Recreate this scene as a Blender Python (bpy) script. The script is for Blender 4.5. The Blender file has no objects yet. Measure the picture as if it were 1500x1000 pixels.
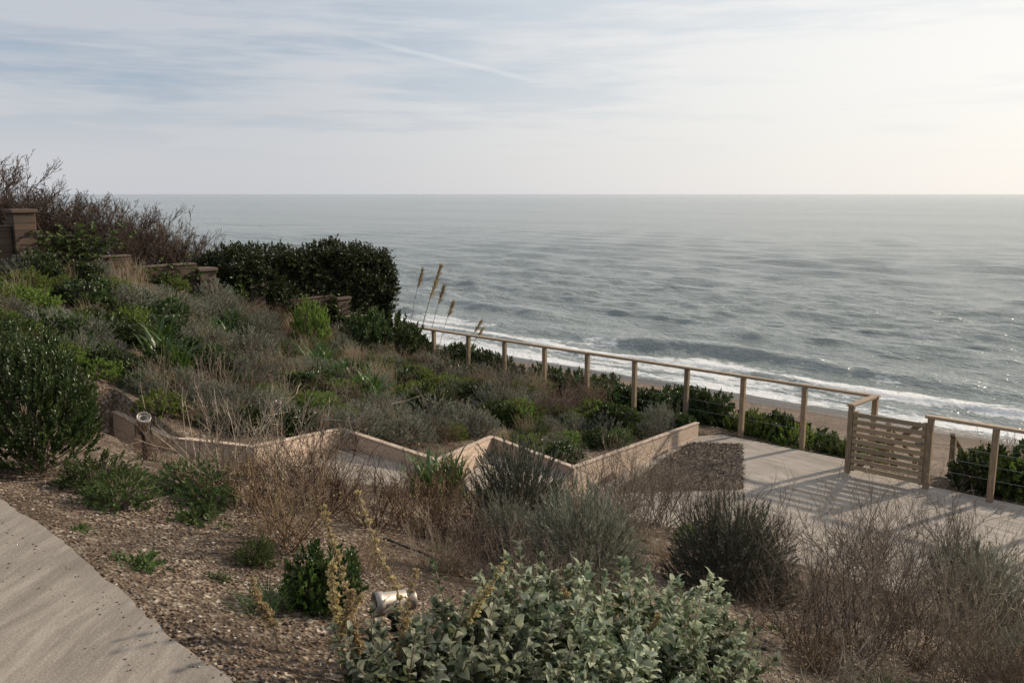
import bpy, numpy as np, math
from mathutils import Vector
R=np.random.default_rng(7)
H=9.5                                   # camera height above the sea (sea = z 0)
D=np.array([.7512,-.6601]);E=np.array([.6601,.7512])   # along shore / seaward
ROT=math.atan2(D[1],D[0])
def sw2(s,w): return (D[0]*s+E[0]*w, D[1]*s+E[1]*w)
def s_w(x,y): return (D[0]*x+D[1]*y, E[0]*x+E[1]*y)
scene=bpy.context.scene
# ------------------------------------------------------------------ numpy noise
def _h(i,j,k):
    n=(i*374761393+j*668265263+k*2147483647)&0xffffffff
    n=((n^(n>>13))*1274126177)&0xffffffff
    return ((n^(n>>16))&0xffff)/65535.0
def vn(x,y,k=0):
    x=np.asarray(x,float);y=np.asarray(y,float)
    i=np.floor(x).astype(np.int64);j=np.floor(y).astype(np.int64);fx=x-i;fy=y-j
    fx=fx*fx*(3-2*fx);fy=fy*fy*(3-2*fy)
    a=_h(i,j,k);b=_h(i+1,j,k);c=_h(i,j+1,k);d=_h(i+1,j+1,k)
    return (a*(1-fx)+b*fx)*(1-fy)+(c*(1-fx)+d*fx)*fy
def fbm(x,y,k=0,o=4):
    t=0;a=.5
    for q in range(o):
        t=t+a*vn(np.asarray(x)*2**q+q*17.3,np.asarray(y)*2**q+q*9.1,k+q);a*=.5
    return t
def sstep(a,b,x):
    t=np.clip((x-a)/(b-a),0,1);return t*t*(3-2*t)
# ------------------------------------------------------------------ terrain
C=[]
for s,w,z in [(-10,1.4,-1.78),(-6,1.4,-1.78),(-2,1.4,-1.8),(3,1.4,-1.8),(7,1.4,-1.8),(-6,3,-2.15),(-2,2.8,-2.15),(3,2.8,-2.15),(-5,4.5,-2.75),(0,4.5,-2.8),(4,4.5,-2.8),(-6,6.5,-3.4),(-2,6.5,-3.45),(3,6.5,-3.5),(-5,9,-4.2),(0,9,-4.25),(5,9,-4.3),(-5,12,-4.5),(0,12,-4.5),(5,12,-4.5),(-16.5,14.4,-4.2),(-12,14.4,-4.4),(-7,14.4,-4.45),(-2,14.4,-4.5),(5,14.4,-4.5),(-20,14.4,-4.0),(-17.2,12,-3.3),(-20,5,-.9),(-20,9,-1.7)]:
    x,y=sw2(s,w);C.append((x,y,z))
C+=[(-3.9,9.2,-2.95),(-3.4,7.2,-2.3),(-3.3,5.85,-2.0),(-7,11.5,-2),(-6.1,9,-1.9),(-7.9,14,-1.85),(-8.8,15.7,-1.4),(-5.54,12.4,-2.8),(-6.25,14,-2.42),(-7.2,16,-2.1),(-7.5,17.5,-1.75),(-3.75,13,-3.3),(-4.3,16,-3.25),(-4.97,17.5,-3.02),(-1.85,15,-3.85),(-2.27,18.5,-3.85),(.59,14.3,-4.15),(.72,17.5,-4.25)]
C=np.array(C)
def U(r2): return np.where(r2>0,r2*np.log(r2+1e-12),0)
n=len(C);r2=((C[:,None,:2]-C[None,:,:2])**2).sum(-1)
A=np.zeros((n+3,n+3));A[:n,:n]=U(r2)+np.eye(n)*.3;A[:n,n]=1;A[:n,n+1:]=C[:,:2];A[n,:n]=1;A[n+1:,:n]=C[:,:2].T
TW=np.linalg.solve(A,np.r_[C[:,2],0,0,0])
def tps(x,y):
    o=np.zeros(len(x))
    for a in range(0,len(x),20000):
        X=x[a:a+20000];Y=y[a:a+20000]
        r=U((X[:,None]-C[:,0])**2+(Y[:,None]-C[:,1])**2)
        o[a:a+20000]=r@TW[:n]+TW[n]+TW[n+1]*X+TW[n+2]*Y
    return o
# zig-zag walkway: edging top polyline (x,y,ztop) relative to the eye
EDG=[(-5.58,11.6,-3.0),(-4.37,10.56,-3.08),(-3.33,10.55,-3.2),(-2.55,12.3,-3.45),(-1.03,11.24,-3.6),(-.33,13.25,-3.85),(.91,12.15,-4.0),(3.43,15.37,-4.2)]
def inw(p,d): return (p[0]-E[0]*d,p[1]-E[1]*d)
WALK=[]   # (polygon xy, level)
WALK.append(([EDG[0][:2],EDG[1][:2],EDG[2][:2],inw(EDG[2],1.5),inw(EDG[1],1.5),inw(EDG[0],1.5)],-3.40))
WALK.append(([EDG[3][:2],EDG[4][:2],inw(EDG[4],2.3),(-3.25,9.6),EDG[2][:2]],-3.72))
WALK.append(([EDG[5][:2],EDG[6][:2],inw(EDG[6],2.4),inw(EDG[4],2.2),EDG[4][:2]],-4.10))
dk=[EDG[7][:2]]
for s,w in [(-7.3,14.25),(-4.55,14.25),(-4.5,13.75),(6,13.75),(6,10.2),(-6.8,9.0)]: dk.append(sw2(s,w))
dk+= [EDG[6][:2]]
WALK.append((dk,-4.45))
def inside(x,y,poly):
    c=np.zeros(len(x),bool);m=len(poly);j=m-1
    for i in range(m):
        xi,yi=poly[i];xj,yj=poly[j]
        t=((yi>y)!=(yj>y))&(x<(xj-xi)*(y-yi)/((yj-yi)+1e-12)+xi);c^=t;j=i
    return c
def height_sw(s,w,carve=True):
    sc=np.clip(s,-21,6);wc=np.clip(w,1.2,14.5)
    x,y=sw2(sc,wc);zt=tps(x,y)
    zt=zt+.12*(fbm(s*.9,w*.9,3)-.47)*sstep(1.8,3,w)+.03*(fbm(s*5,w*5,33,2)-.37)*sstep(1.5,2,w)
    z=-1.76+(zt+1.76)*sstep(1.35,1.9,w)
    u=w-14.6
    beach=np.where(w<24,-8.0,-8.0-(w-24)*.111)+.12*(fbm(s*.25,w*.5,9)-.47)
    beach=np.maximum(beach,-14)
    z=np.where(u>0,np.maximum(z-.62*u,beach),z)
    if carve:
        x,y=sw2(s,w)
        m=(w>3)&(w<15)&(s>-18)&(s<8)
        idx=np.where(m)[0]
        for poly,l in WALK:
            ins=inside(x[idx],y[idx],poly)
            k=idx[ins];z[k]=np.minimum(z[k],l-.07)
    return z+H
def gz(x,y):
    s,w=s_w(x,y);return float(height_sw(np.array([s]),np.array([w]))[0])
# ------------------------------------------------------------------ mesh builder
class MB:
    def __init__(s): s.V=[];s.F=[];s.n=0
    def add(s,v,f,m=0):
        v=np.asarray(v,float).reshape(-1,3);f=np.asarray(f)
        s.F.append((f+s.n,np.full(len(f),m,int) if np.isscalar(m) else np.asarray(m)));s.V.append(v);s.n+=len(v)
    def mesh(s,name,mats,smooth=False,attrs=None):
        me=bpy.data.meshes.new(name);V=np.concatenate(s.V)
        tot=np.concatenate([np.full(len(f),f.shape[1]) for f,_ in s.F])
        li=np.concatenate([f.ravel() for f,_ in s.F]);mi=np.concatenate([m for _,m in s.F])
        me.vertices.add(len(V));me.vertices.foreach_set("co",V.ravel().astype(np.float32))
        me.loops.add(len(li));me.loops.foreach_set("vertex_index",li.astype(np.int32))
        me.polygons.add(len(tot));st=np.r_[0,np.cumsum(tot)[:-1]]
        me.polygons.foreach_set("loop_start",st.astype(np.int32));me.polygons.foreach_set("loop_total",tot.astype(np.int32))
        for m in mats: me.materials.append(m)
        me.polygons.foreach_set("material_index",mi.astype(np.int32))
        me.polygons.foreach_set("use_smooth",np.full(len(tot),smooth))
        if attrs:
            for k,a in attrs.items():
                at=me.attributes.new(k,'FLOAT','POINT');at.data.foreach_set("value",np.asarray(a,np.float32))
        me.update(calc_edges=True);me.validate()
        return me
def obj(name,me,loc=(0,0,0),rz=0,sc=(1,1,1),parent=None,rot=None):
    o=bpy.data.objects.new(name,me);scene.collection.objects.link(o)
    o.location=loc;o.rotation_euler=rot if rot else (0,0,rz);o.scale=sc
    if parent: o.parent=parent
    return o
def empty(name,loc=(0,0,0)):
    e=bpy.data.objects.new(name,None);scene.collection.objects.link(e);e.location=loc;e.empty_display_size=.2;return e
def nrm(a): return a/np.maximum(np.linalg.norm(a,axis=-1,keepdims=True),1e-9)
def frame(d):
    r=np.where(np.abs(d[...,2:3])<.9,np.array([0,0,1.]),np.array([1.,0,0]))
    a=nrm(np.cross(d,r));return a,np.cross(d,a)
def box(mb,c,ax,ay,az,hx,hy,hz,m=0,bev=0):
    c=np.asarray(c,float);ax=nrm(np.asarray(ax,float));ay=nrm(np.asarray(ay,float));az=nrm(np.asarray(az,float))
    if bev<=0:
        v=[c+ax*hx*i+ay*hy*j+az*hz*k for k in(-1,1) for j in(-1,1) for i in(-1,1)]
        mb.add(v,[(0,2,3,1),(4,5,7,6),(0,1,5,4),(2,6,7,3),(0,4,6,2),(1,3,7,5)],m);return
    b=bev;v=[];ring=[(-hx+b,-hy),(hx-b,-hy),(hx,-hy+b),(hx,hy-b),(hx-b,hy),(-hx+b,hy),(-hx,hy-b),(-hx,-hy+b)]
    ri=[(-hx+b,-hy+b),(hx-b,-hy+b),(hx-b,-hy+b),(hx-b,hy-b),(hx-b,hy-b),(-hx+b,hy-b),(-hx+b,hy-b),(-hx+b,-hy+b)]
    for rr,z in((ri,-hz),(ring,-hz+b),(ring,hz-b),(ri,hz)):
        for x,y in rr: v.append(c+ax*x+ay*y+az*z)
    f=[]
    for l in range(3):
        for i in range(8):
            j=(i+1)%8;f.append((l*8+i,l*8+j,(l+1)*8+j,(l+1)*8+i))
    mb.add(v,f,m);
    mb.add([v[24],v[26],v[28],v[30]],[(0,1,2,3)],m);mb.add([v[0],v[6],v[4],v[2]],[(0,1,2,3)],m)
def beam(mb,p0,p1,wd,ht,m=0,bev=.004):
    p0=np.array(p0,float);p1=np.array(p1,float);d=nrm(p1-p0);up=np.array([0,0,1.])
    if abs(d[2])>.95: up=np.array([E[0],E[1],0])
    a=nrm(np.cross(d,up));b=np.cross(a,d)
    box(mb,(p0+p1)/2,a,b,d,wd/2,ht/2,np.linalg.norm(p1-p0)/2,m,bev)
def tubes(mb,P0,P1,R0,R1,m=0,k=3):
    d=nrm(P1-P0);a,b=frame(d);N=len(P0);vs=[]
    R0=np.broadcast_to(R0,(N,));R1=np.broadcast_to(R1,(N,))
    for P,r in((P0,R0),(P1,R1)):
        for i in range(k):
            t=2*math.pi*i/k;vs.append(P+(a*math.cos(t)+b*math.sin(t))*r[:,None])
    V=np.stack(vs,1).reshape(-1,3);base=np.arange(N)[:,None]*2*k
    F=np.concatenate([base+np.array([[i,(i+1)%k,k+(i+1)%k,k+i]]) for i in range(k)])
    mb.add(V,F,m)
def lathe(mb,p0,ax,prof,m=0,k=24):
    ax=nrm(np.array(ax,float));a,b=frame(ax);p0=np.array(p0,float);v=[]
    for t,r in prof:
        for i in range(k):
            q=2*math.pi*i/k;v.append(p0+ax*t+(a*math.cos(q)+b*math.sin(q))*r)
    f=[(l*k+i,l*k+(i+1)%k,(l+1)*k+(i+1)%k,(l+1)*k+i) for l in range(len(prof)-1) for i in range(k)]
    mb.add(v,f,m)
def leaves(mb,P,d,nn,L,W,m=0,kind='hex'):
    N=len(P);L=np.broadcast_to(L,(N,))[:,None];W=np.broadcast_to(W,(N,))[:,None]
    sd=nrm(np.cross(d,nn))
    if kind=='dia':
        V=np.stack([P,P+d*.45*L+sd*W*.5+nn*W*.12,P+d*L,P+d*.45*L-sd*W*.5+nn*W*.12],1);k=4
        F=np.arange(N)[:,None]*k+np.arange(k)[None]
        mb.add(V.reshape(-1,3),F,m)
    elif kind=='hex':
        V=np.stack([P,P+d*.3*L+sd*W*.48+nn*W*.15,P+d*.7*L+sd*W*.42+nn*W*.1,P+d*L-nn*W*.15,P+d*.7*L-sd*W*.42+nn*W*.1,P+d*.3*L-sd*W*.48+nn*W*.15],1)
        b=np.arange(N)[:,None]*6
        mb.add(V.reshape(-1,3),np.concatenate([b+np.array([[0,1,2,3]]),b+np.array([[0,3,4,5]])]),m)
    else: # broad cupped leaf, midrib fold
        ts=[0,.18,.42,.7,.9,1];ws=[.12,.42,.5,.4,.2,.02];cu=[0,.03,.05,.02,-.06,-.14];V=[]
        for t,w_,c in zip(ts,ws,cu):
            mid=P+d*t*L+nn*c*L
            V+= [mid+sd*w_*W+nn*w_*W*.45,mid,mid-sd*w_*W+nn*w_*W*.45]
        V=np.stack(V,1);b=np.arange(N)[:,None]*18;F=[]
        for r in range(5):
            F.append(b+np.array([[r*3,r*3+1,r*3+4,r*3+3]]));F.append(b+np.array([[r*3+1,r*3+2,r*3+5,r*3+4]]))
        mb.add(V.reshape(-1,3),np.concatenate(F),m)
def sprigs(mb,O,Dr,ln,nl,L,W,sp,m=0,kind='hex',t0=0.,rng=R,tip=1.0):
    N=len(O);ln=np.broadcast_to(ln,(N,))
    i=np.arange(nl);t=t0+(1-t0)*(i[None]+rng.random((N,nl))*.8)/nl
    P=O[:,None]+Dr[:,None]*(ln[:,None]*t)[...,None]
    a,b=frame(Dr);az=i[None]*2.39996+rng.random((N,1))*6.28+rng.normal(0,.3,(N,nl))
    pr=a[:,None]*np.cos(az)[...,None]+b[:,None]*np.sin(az)[...,None]
    ang=sp*(1-.45*t)+rng.normal(0,.15,(N,nl))
    d=nrm(Dr[:,None]*np.cos(ang)[...,None]+pr*np.sin(ang)[...,None])
    nn=nrm(Dr[:,None]*np.sin(ang)[...,None]-pr*np.cos(ang)[...,None]+rng.normal(0,.15,(N,nl,3)))
    nn=nrm(nn-d*(nn*d).sum(-1,keepdims=True))
    sz=(rng.uniform(.7,1.2,(N,nl))*(1+(tip-1)*t))
    leaves(mb,P.reshape(-1,3),d.reshape(-1,3),nn.reshape(-1,3),(L*sz).ravel(),(W*sz).ravel(),m,kind)
# ------------------------------------------------------------------ materials
class NT:
    def __init__(s,name,world=False):
        if world: s.m=world
        else: s.m=bpy.data.materials.new(name)
        s.m.use_nodes=True;s.t=s.m.node_tree;s.t.nodes.clear()
    def n(s,typ,**k):
        x=s.t.nodes.new(typ)
        ins=k.pop('ins',{})
        for a,b in k.items(): setattr(x,a,b)
        for a,b in ins.items():
            sk=x.inputs[a]
            if isinstance(b,bpy.types.NodeSocket): s.t.links.new(b,sk)
            else: sk.default_value=b
        return x
    def ramp(s,fac,st,interp='LINEAR'):
        r=s.n('ShaderNodeValToRGB');r.color_ramp.interpolation=interp;e=r.color_ramp.elements
        while len(e)<len(st): e.new(.5)
        for q,(p,c) in zip(e,st):
            q.position=p;q.color=(*c,1) if len(c)==3 else c
        s.t.links.new(fac,r.inputs[0]);return r.outputs[0]
    def mix(s,f,a,b,bt='MIX'):
        x=s.n('ShaderNodeMix',data_type='RGBA',blend_type=bt)
        for i,v in ((0,f),(6,a),(7,b)):
            if isinstance(v,bpy.types.NodeSocket): s.t.links.new(v,x.inputs[i])
            else: x.inputs[i].default_value=v if i==0 else ((*v,1) if len(v)==3 else v)
        return x.outputs[2]
    def math(s,op,a,b=0.,c=0.,clamp=False):
        x=s.n('ShaderNodeMath',operation=op,use_clamp=clamp)
        for i,v in enumerate((a,b,c)):
            if isinstance(v,bpy.types.NodeSocket): s.t.links.new(v,x.inputs[i])
            else: x.inputs[i].default_value=v
        return x.outputs[0]
    def noise(s,vec,scale,detail=4,rough=.5,out=0):
        x=s.n('ShaderNodeTexNoise',ins={'Scale':scale,'Detail':detail,'Roughness':rough})
        if vec is not None: s.t.links.new(vec,x.inputs['Vector'])
        return x.outputs[out]
    def mapping(s,vec,sc=(1,1,1),rot=(0,0,0),loc=(0,0,0)):
        x=s.n('ShaderNodeMapping',ins={'Scale':sc,'Rotation':rot,'Location':loc});s.t.links.new(vec,x.inputs[0]);return x.outputs[0]
    def out(s,sh): 
        o=s.n('ShaderNodeOutputMaterial');s.t.links.new(sh,o.inputs[0]);return s.m
    def mr(s,v,a,b,c=0.,d=1.):
        x=s.n('ShaderNodeMapRange',interpolation_type='SMOOTHSTEP',ins={'From Min':a,'From Max':b,'To Min':c,'To Max':d});s.t.links.new(v,x.inputs[0]);return x.outputs[0]
def leafmat(name,cols,trans=.25,rough=.55,spec=.3,gain=1.):
    t=NT(name);g=t.n('ShaderNodeNewGeometry')
    cols=[tuple(min(.8,q*gain) for q in c) for c in cols]
    k=len(cols);c=t.ramp(g.outputs['Random Per Island'],[(i/(k-1) if k>1 else 0,c) for i,c in enumerate(cols)])
    ob=t.n('ShaderNodeObjectInfo');hv=t.n('ShaderNodeHueSaturation',ins={'Color':c,'Value':t.mr(ob.outputs['Random'],0,1,.75,1.25),'Hue':t.mr(ob.outputs['Random'],0,1,.485,.515)})
    p=t.n('ShaderNodeBsdfPrincipled',ins={'Base Color':hv.outputs[0],'Roughness':rough,'Specular IOR Level':spec})
    if trans<=0: return t.out(p.outputs[0])
    tr=t.n('ShaderNodeBsdfTranslucent',ins={'Color':hv.outputs[0]})
    m=t.n('ShaderNodeMixShader',ins={0:trans,1:p.outputs[0],2:tr.outputs[0]})
    return t.out(m.outputs[0])
M_dark=leafmat('evergreen_leaf',[(.018,.035,.008),(.034,.058,.014),(.052,.08,.022),(.085,.11,.03)],.25,.4,.5)
M_hedge=leafmat('hedge_leaf',[(.014,.020,.007),(.024,.034,.010),(.04,.052,.014),(.065,.08,.02)],.2,.45,.4)
M_bright=leafmat('bright_leaf',[(.065,.11,.02),(.105,.155,.026),(.15,.205,.036),(.19,.22,.05)],.35)
M_green=leafmat('mid_green_leaf',[(.04,.065,.016),(.068,.102,.026),(.10,.135,.04)],.3)
M_lav=leafmat('lavender_leaf',[(.09,.095,.068),(.14,.147,.107),(.20,.205,.155),(.26,.255,.20)],.25,.7,.2)
M_lavd=leafmat('dark_lavender_leaf',[(.057,.062,.044),(.098,.103,.073),(.15,.15,.112)],.2,.7,.2)
M_wool=leafmat('woolly_leaf',[(.11,.145,.08),(.20,.23,.14),(.31,.335,.23),(.47,.48,.36)],.3,.9,.1)
M_wool2=leafmat('woolly_leaf_lower',[(.055,.075,.028),(.09,.115,.047),(.14,.16,.075)],.2,.8,.1)  # darker green leaves for the lower, inner part of each clump
M_strap=leafmat('strap_leaf',[(.035,.075,.016),(.06,.115,.024),(.095,.16,.036)],.35,.4,.5)
M_straw=leafmat('dry_straw',[(.20,.15,.09),(.30,.235,.15),(.40,.32,.22)],.25,.8,.1)
M_tan=leafmat('dry_flower_head',[(.20,.14,.065),(.34,.26,.13),(.44,.36,.20)],.3,.8,.1)
M_spk=leafmat('dried_calyx',[(.28,.20,.10),(.42,.33,.17),(.54,.45,.26)],.35,.85,.1)
M_twR=leafmat('red_brown_twig',[(.08,.044,.026),(.135,.078,.05),(.19,.125,.082)],0,.8,.2)
M_twP=leafmat('pale_twig',[(.22,.17,.12),(.32,.26,.19),(.42,.35,.27)],0,.8,.2)
M_twG=leafmat('grey_brown_twig',[(.11,.082,.058),(.175,.135,.10),(.25,.2,.155)],0,.85,.2)
M_twV=leafmat('brown_scrub_twig',[(.05,.034,.026),(.085,.058,.044),(.13,.092,.072)],0,.85,.2)
M_litter=leafmat('leaf_litter',[(.03,.02,.012),(.08,.05,.028),(.16,.10,.055),(.28,.2,.12)],.1,.8,.2)
# timber
def woodmat(name,c1,c2,axis_scale,sc=1.0,weather=.4):
    t=NT(name);tc=t.n('ShaderNodeTexCoord').outputs['Object']
    v=t.mapping(tc,axis_scale)
    g=t.noise(v,6*sc,6,.6);k=t.noise(tc,1.3,3)
    gi=t.n('ShaderNodeNewGeometry').outputs['Random Per Island']
    c=t.mix(t.mr(g,.3,.7),c1,c2);c=t.mix(t.math('MULTIPLY',k,weather),c,(.2,.19,.17))
    c=t.mix(.6,c,t.ramp(gi,[(0,(.7,.7,.7)),(1,(1.25,1.2,1.15))]),'MULTIPLY')
    b=t.n('ShaderNodeBump',ins={'Strength':.4,'Distance':.004,'Height':g})
    p=t.n('ShaderNodeBsdfPrincipled',ins={'Base Color':c,'Roughness':.75,'Normal':b.outputs[0],'Specular IOR Level':.25});return t.out(p.outputs[0])
M_wood=woodmat('fence_timber',(.15,.10,.055),(.36,.26,.155),(12,12,1.2))
M_rail=woodmat('rail_timber',(.24,.165,.10),(.46,.35,.235),(2,14,14))
M_board=woodmat('edging_timber',(.34,.25,.185),(.60,.475,.38),(2,2,22),1,.2)
M_slat=woodmat('gate_slat',(.22,.155,.09),(.42,.32,.21),(2,14,14))
def simple(name,c,rough=.5,metal=0.,spec=.5):
    t=NT(name);tc=t.n('ShaderNodeTexCoord').outputs['Object'];k=t.noise(tc,30,4)
    cc=t.mix(k,tuple(x*.75 for x in c),tuple(min(1,x*1.2) for x in c))
    p=t.n('ShaderNodeBsdfPrincipled',ins={'Base Color':cc,'Roughness':rough,'Metallic':metal,'Specular IOR Level':spec});return t.out(p.outputs[0])
M_steel=simple('brushed_steel',(.34,.30,.26),.45,.6);M_black=simple('black_plastic',(.015,.015,.015),.5)
M_wire=simple('wire_rope',(.25,.25,.24),.4,1.);M_rub=simple('hose_rubber',(.012,.012,.012),.6)
M_glass=simple('lamp_lens',(.42,.38,.33),.3,0)
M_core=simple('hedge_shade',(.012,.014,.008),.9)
# ground
def ground_mat():
    t=NT('ground');tc=t.n('ShaderNodeTexCoord').outputs['Object']
    def peb(scale,stops):
        v=t.n('ShaderNodeTexVoronoi',ins={'Scale':scale});t.t.links.new(tc,v.inputs['Vector'])
        sp=t.n('ShaderNodeSeparateColor');t.t.links.new(v.outputs['Color'],sp.inputs[0])
        return t.ramp(sp.outputs[0],stops),v.outputs['Distance']
    st=[(0,(.03,.019,.011)),(.25,(.09,.058,.035)),(.5,(.165,.113,.072)),(.7,(.10,.078,.06)),(.86,(.27,.20,.135)),(1,(.54,.47,.38))]
    c1,d1=peb(48,st);c2,d2=peb(26,st)
    c=t.mix(.45,c1,c2)
    nz=t.noise(tc,1.3,5,.65);soil=t.ramp(t.noise(tc,14,6,.75),[(.35,(.022,.014,.008)),(.6,(.075,.05,.03)),(.75,(.17,.12,.078))])
    c=t.mix(t.mr(nz,.40,.60,.8,.05),c,soil)
    sx=t.n('ShaderNodeSeparateXYZ');t.t.links.new(tc,sx.inputs[0]);w=sx.outputs[1]
    cb,db=peb(16,[(0,(.085,.056,.038)),(.4,(.145,.10,.07)),(.8,(.21,.155,.112)),(1,(.29,.23,.175))])
    band=t.noise(t.mapping(tc,(.08,.9,1)),1.,4)
    cb=t.mix(t.mr(band,.35,.65,0,.6),cb,(.095,.064,.044))
    wn=t.math('ADD',w,t.math('MULTIPLY',t.noise(t.mapping(tc,(.2,.2,.2)),1,3),2.5))
    wet=t.mr(wn,36.0,37.2)
    cb=t.mix(wet,cb,(.06,.045,.034))
    c=t.mix(t.mr(w,17,20),c,cb)
    bp=t.n('ShaderNodeBump',ins={'Strength':.9,'Distance':.02,'Height':d1})
    p=t.n('ShaderNodeBsdfPrincipled',ins={'Base Color':c,'Roughness':t.mr(wet,0,1,.85,.3),'Specular IOR Level':.25,'Normal':bp.outputs[0]});return t.out(p.outputs[0])
M_ground=ground_mat()
def slab_mat(name,a,b,rot,con=1.):
    t=NT(name);tc=t.n('ShaderNodeTexCoord').outputs['Object']
    q=t.mapping(tc,(1,1,1),rot=(0,0,rot))
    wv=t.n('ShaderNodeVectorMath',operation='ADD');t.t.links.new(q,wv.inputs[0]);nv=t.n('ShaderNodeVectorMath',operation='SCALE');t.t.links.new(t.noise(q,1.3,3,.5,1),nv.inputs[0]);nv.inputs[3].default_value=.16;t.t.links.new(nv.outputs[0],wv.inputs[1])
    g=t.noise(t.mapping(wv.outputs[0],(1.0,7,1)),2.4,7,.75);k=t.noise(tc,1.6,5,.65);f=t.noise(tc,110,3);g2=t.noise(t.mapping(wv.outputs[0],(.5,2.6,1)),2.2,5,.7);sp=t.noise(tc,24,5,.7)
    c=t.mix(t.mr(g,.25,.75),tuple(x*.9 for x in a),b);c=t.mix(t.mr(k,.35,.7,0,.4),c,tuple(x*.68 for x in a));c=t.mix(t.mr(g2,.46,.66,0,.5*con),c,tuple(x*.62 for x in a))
    c=t.mix(t.mr(sp,.58,.72,0,.3),c,tuple(x*.5 for x in a))
    c=t.mix(.5,c,t.ramp(f,[(.3,(.5,.5,.5)),(.7,(1.25,1.25,1.25))]),'MULTIPLY')
    bp=t.n('ShaderNodeBump',ins={'Strength':.4,'Distance':.006,'Height':t.math('ADD',g,t.math('MULTIPLY',f,.5))})
    p=t.n('ShaderNodeBsdfPrincipled',ins={'Base Color':c,'Roughness':.85,'Specular IOR Level':.2,'Normal':bp.outputs[0]});return t.out(p.outputs[0])
M_path=slab_mat('path_concrete',(.255,.215,.175),(.38,.33,.275),.95)  # colour streaks serve as grain and as painted-in soft twig shadows
M_deck=slab_mat('deck_surface',(.29,.25,.21),(.45,.395,.34),.72,.7)
def brick_mat():
    t=NT('wall_brick');tc=t.n('ShaderNodeTexCoord').outputs['Object']
    v=t.n('ShaderNodeCombineXYZ');sx=t.n('ShaderNodeSeparateXYZ');t.t.links.new(tc,sx.inputs[0])
    t.t.links.new(t.math('ADD',sx.outputs[0],sx.outputs[1]),v.inputs[0]);t.t.links.new(sx.outputs[2],v.inputs[1])
    b=t.n('ShaderNodeTexBrick',ins={'Color1':(.065,.035,.021,1),'Color2':(.12,.068,.042,1),'Mortar':(.02,.016,.012,1),'Scale':1.,'Mortar Size':.012,'Brick Width':1.2,'Row Height':.13})
    t.t.links.new(v.outputs[0],b.inputs['Vector'])
    c=t.mix(t.mr(t.noise(tc,3,5,.6),.3,.8),b.outputs[0],(.06,.045,.032))
    bp=t.n('ShaderNodeBump',ins={'Strength':.6,'Distance':.01,'Height':b.outputs[1]});bp.invert=True
    p=t.n('ShaderNodeBsdfPrincipled',ins={'Base Color':c,'Roughness':.85,'Normal':bp.outputs[0]});return t.out(p.outputs[0])
M_brick=brick_mat()
def sea_mat():
    t=NT('sea_water');tc=t.n('ShaderNodeTexCoord').outputs['Object']
    fo=t.n('ShaderNodeAttribute',attribute_name='foam').outputs['Fac']
    n1=t.noise(t.mapping(tc,(.9,1.7,1),rot=(0,0,.15)),1.3,4,.7)
    n2=t.noise(t.mapping(tc,(.28,.60,1),rot=(0,0,.3)),1.,5,.72)
    n3=t.noise(t.mapping(tc,(.07,.16,1),rot=(0,0,-.1)),1.,6,.75)
    hgt=t.math('ADD',t.math('MULTIPLY',n1,.24),t.math('ADD',t.math('MULTIPLY',n2,.55),t.math('MULTIPLY',n3,.85)))
    bp=t.n('ShaderNodeBump',ins={'Strength':1.,'Distance':1.0,'Height':hgt})
    deep=t.mix(t.mr(t.noise(t.mapping(tc,(.004,.02,1)),1,3),.35,.65),(.19,.215,.20),(.235,.26,.243))
    w=t.n('ShaderNodeBsdfPrincipled',ins={'Base Color':deep,'Roughness':.16,'IOR':1.38,'Specular IOR Level':.8,'Normal':bp.outputs[0]})
    fn=t.noise(t.mapping(tc,(.7,1.5,1)),2.0,7,.75)
    m=t.mr(t.math('ADD',fo,t.math('MULTIPLY',t.math('SUBTRACT',fn,.5),1.7)),.40,.68)
    fb=t.n('ShaderNodeBump',ins={'Strength':.8,'Distance':.12,'Height':t.noise(tc,3.5,5,.7)})
    f=t.n('ShaderNodeBsdfPrincipled',ins={'Base Color':(.63,.63,.62,1),'Roughness':.7,'Normal':fb.outputs[0]})
    mx=t.n('ShaderNodeMixShader',ins={0:m,1:w.outputs[0],2:f.outputs[0]});return t.out(mx.outputs[0])
M_sea=sea_mat()
# ------------------------------------------------------------------ grids
def grid(s,w,zf,name,mat,attrf=None,smooth=True):
    S,Wg=np.meshgrid(s,w,indexing='ij');sf=S.ravel();wf=Wg.ravel();z=zf(sf,wf)
    V=np.stack([sf,wf,z],1);a=len(s);b=len(w)
    I=np.arange(a*b).reshape(a,b);F=np.stack([I[:-1,:-1],I[1:,:-1],I[1:,1:],I[:-1,1:]],-1).reshape(-1,4)
    mb=MB();mb.add(V,F);me=mb.mesh(name,[mat],smooth,attrf(sf,wf) if attrf else None)
    return obj(name,me,rz=ROT)
def geo(a,b,step,r):
    o=[a]
    while o[-1]<b: o.append(o[-1]+step);step*=r
    return np.array(o)
sg=np.r_[-geo(24,20000,.5,1.25)[::-1],np.arange(-23.9,8,.1),geo(8,20000,.3,1.25)]
wg=np.r_[-geo(3,3000,.5,1.35)[::-1],np.arange(-2.9,16,.1),geo(16,60,.35,1.0),geo(62,20000,4,1.4)]
grid(sg,wg,lambda s,w:height_sw(s,w),'ground',M_ground)
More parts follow.
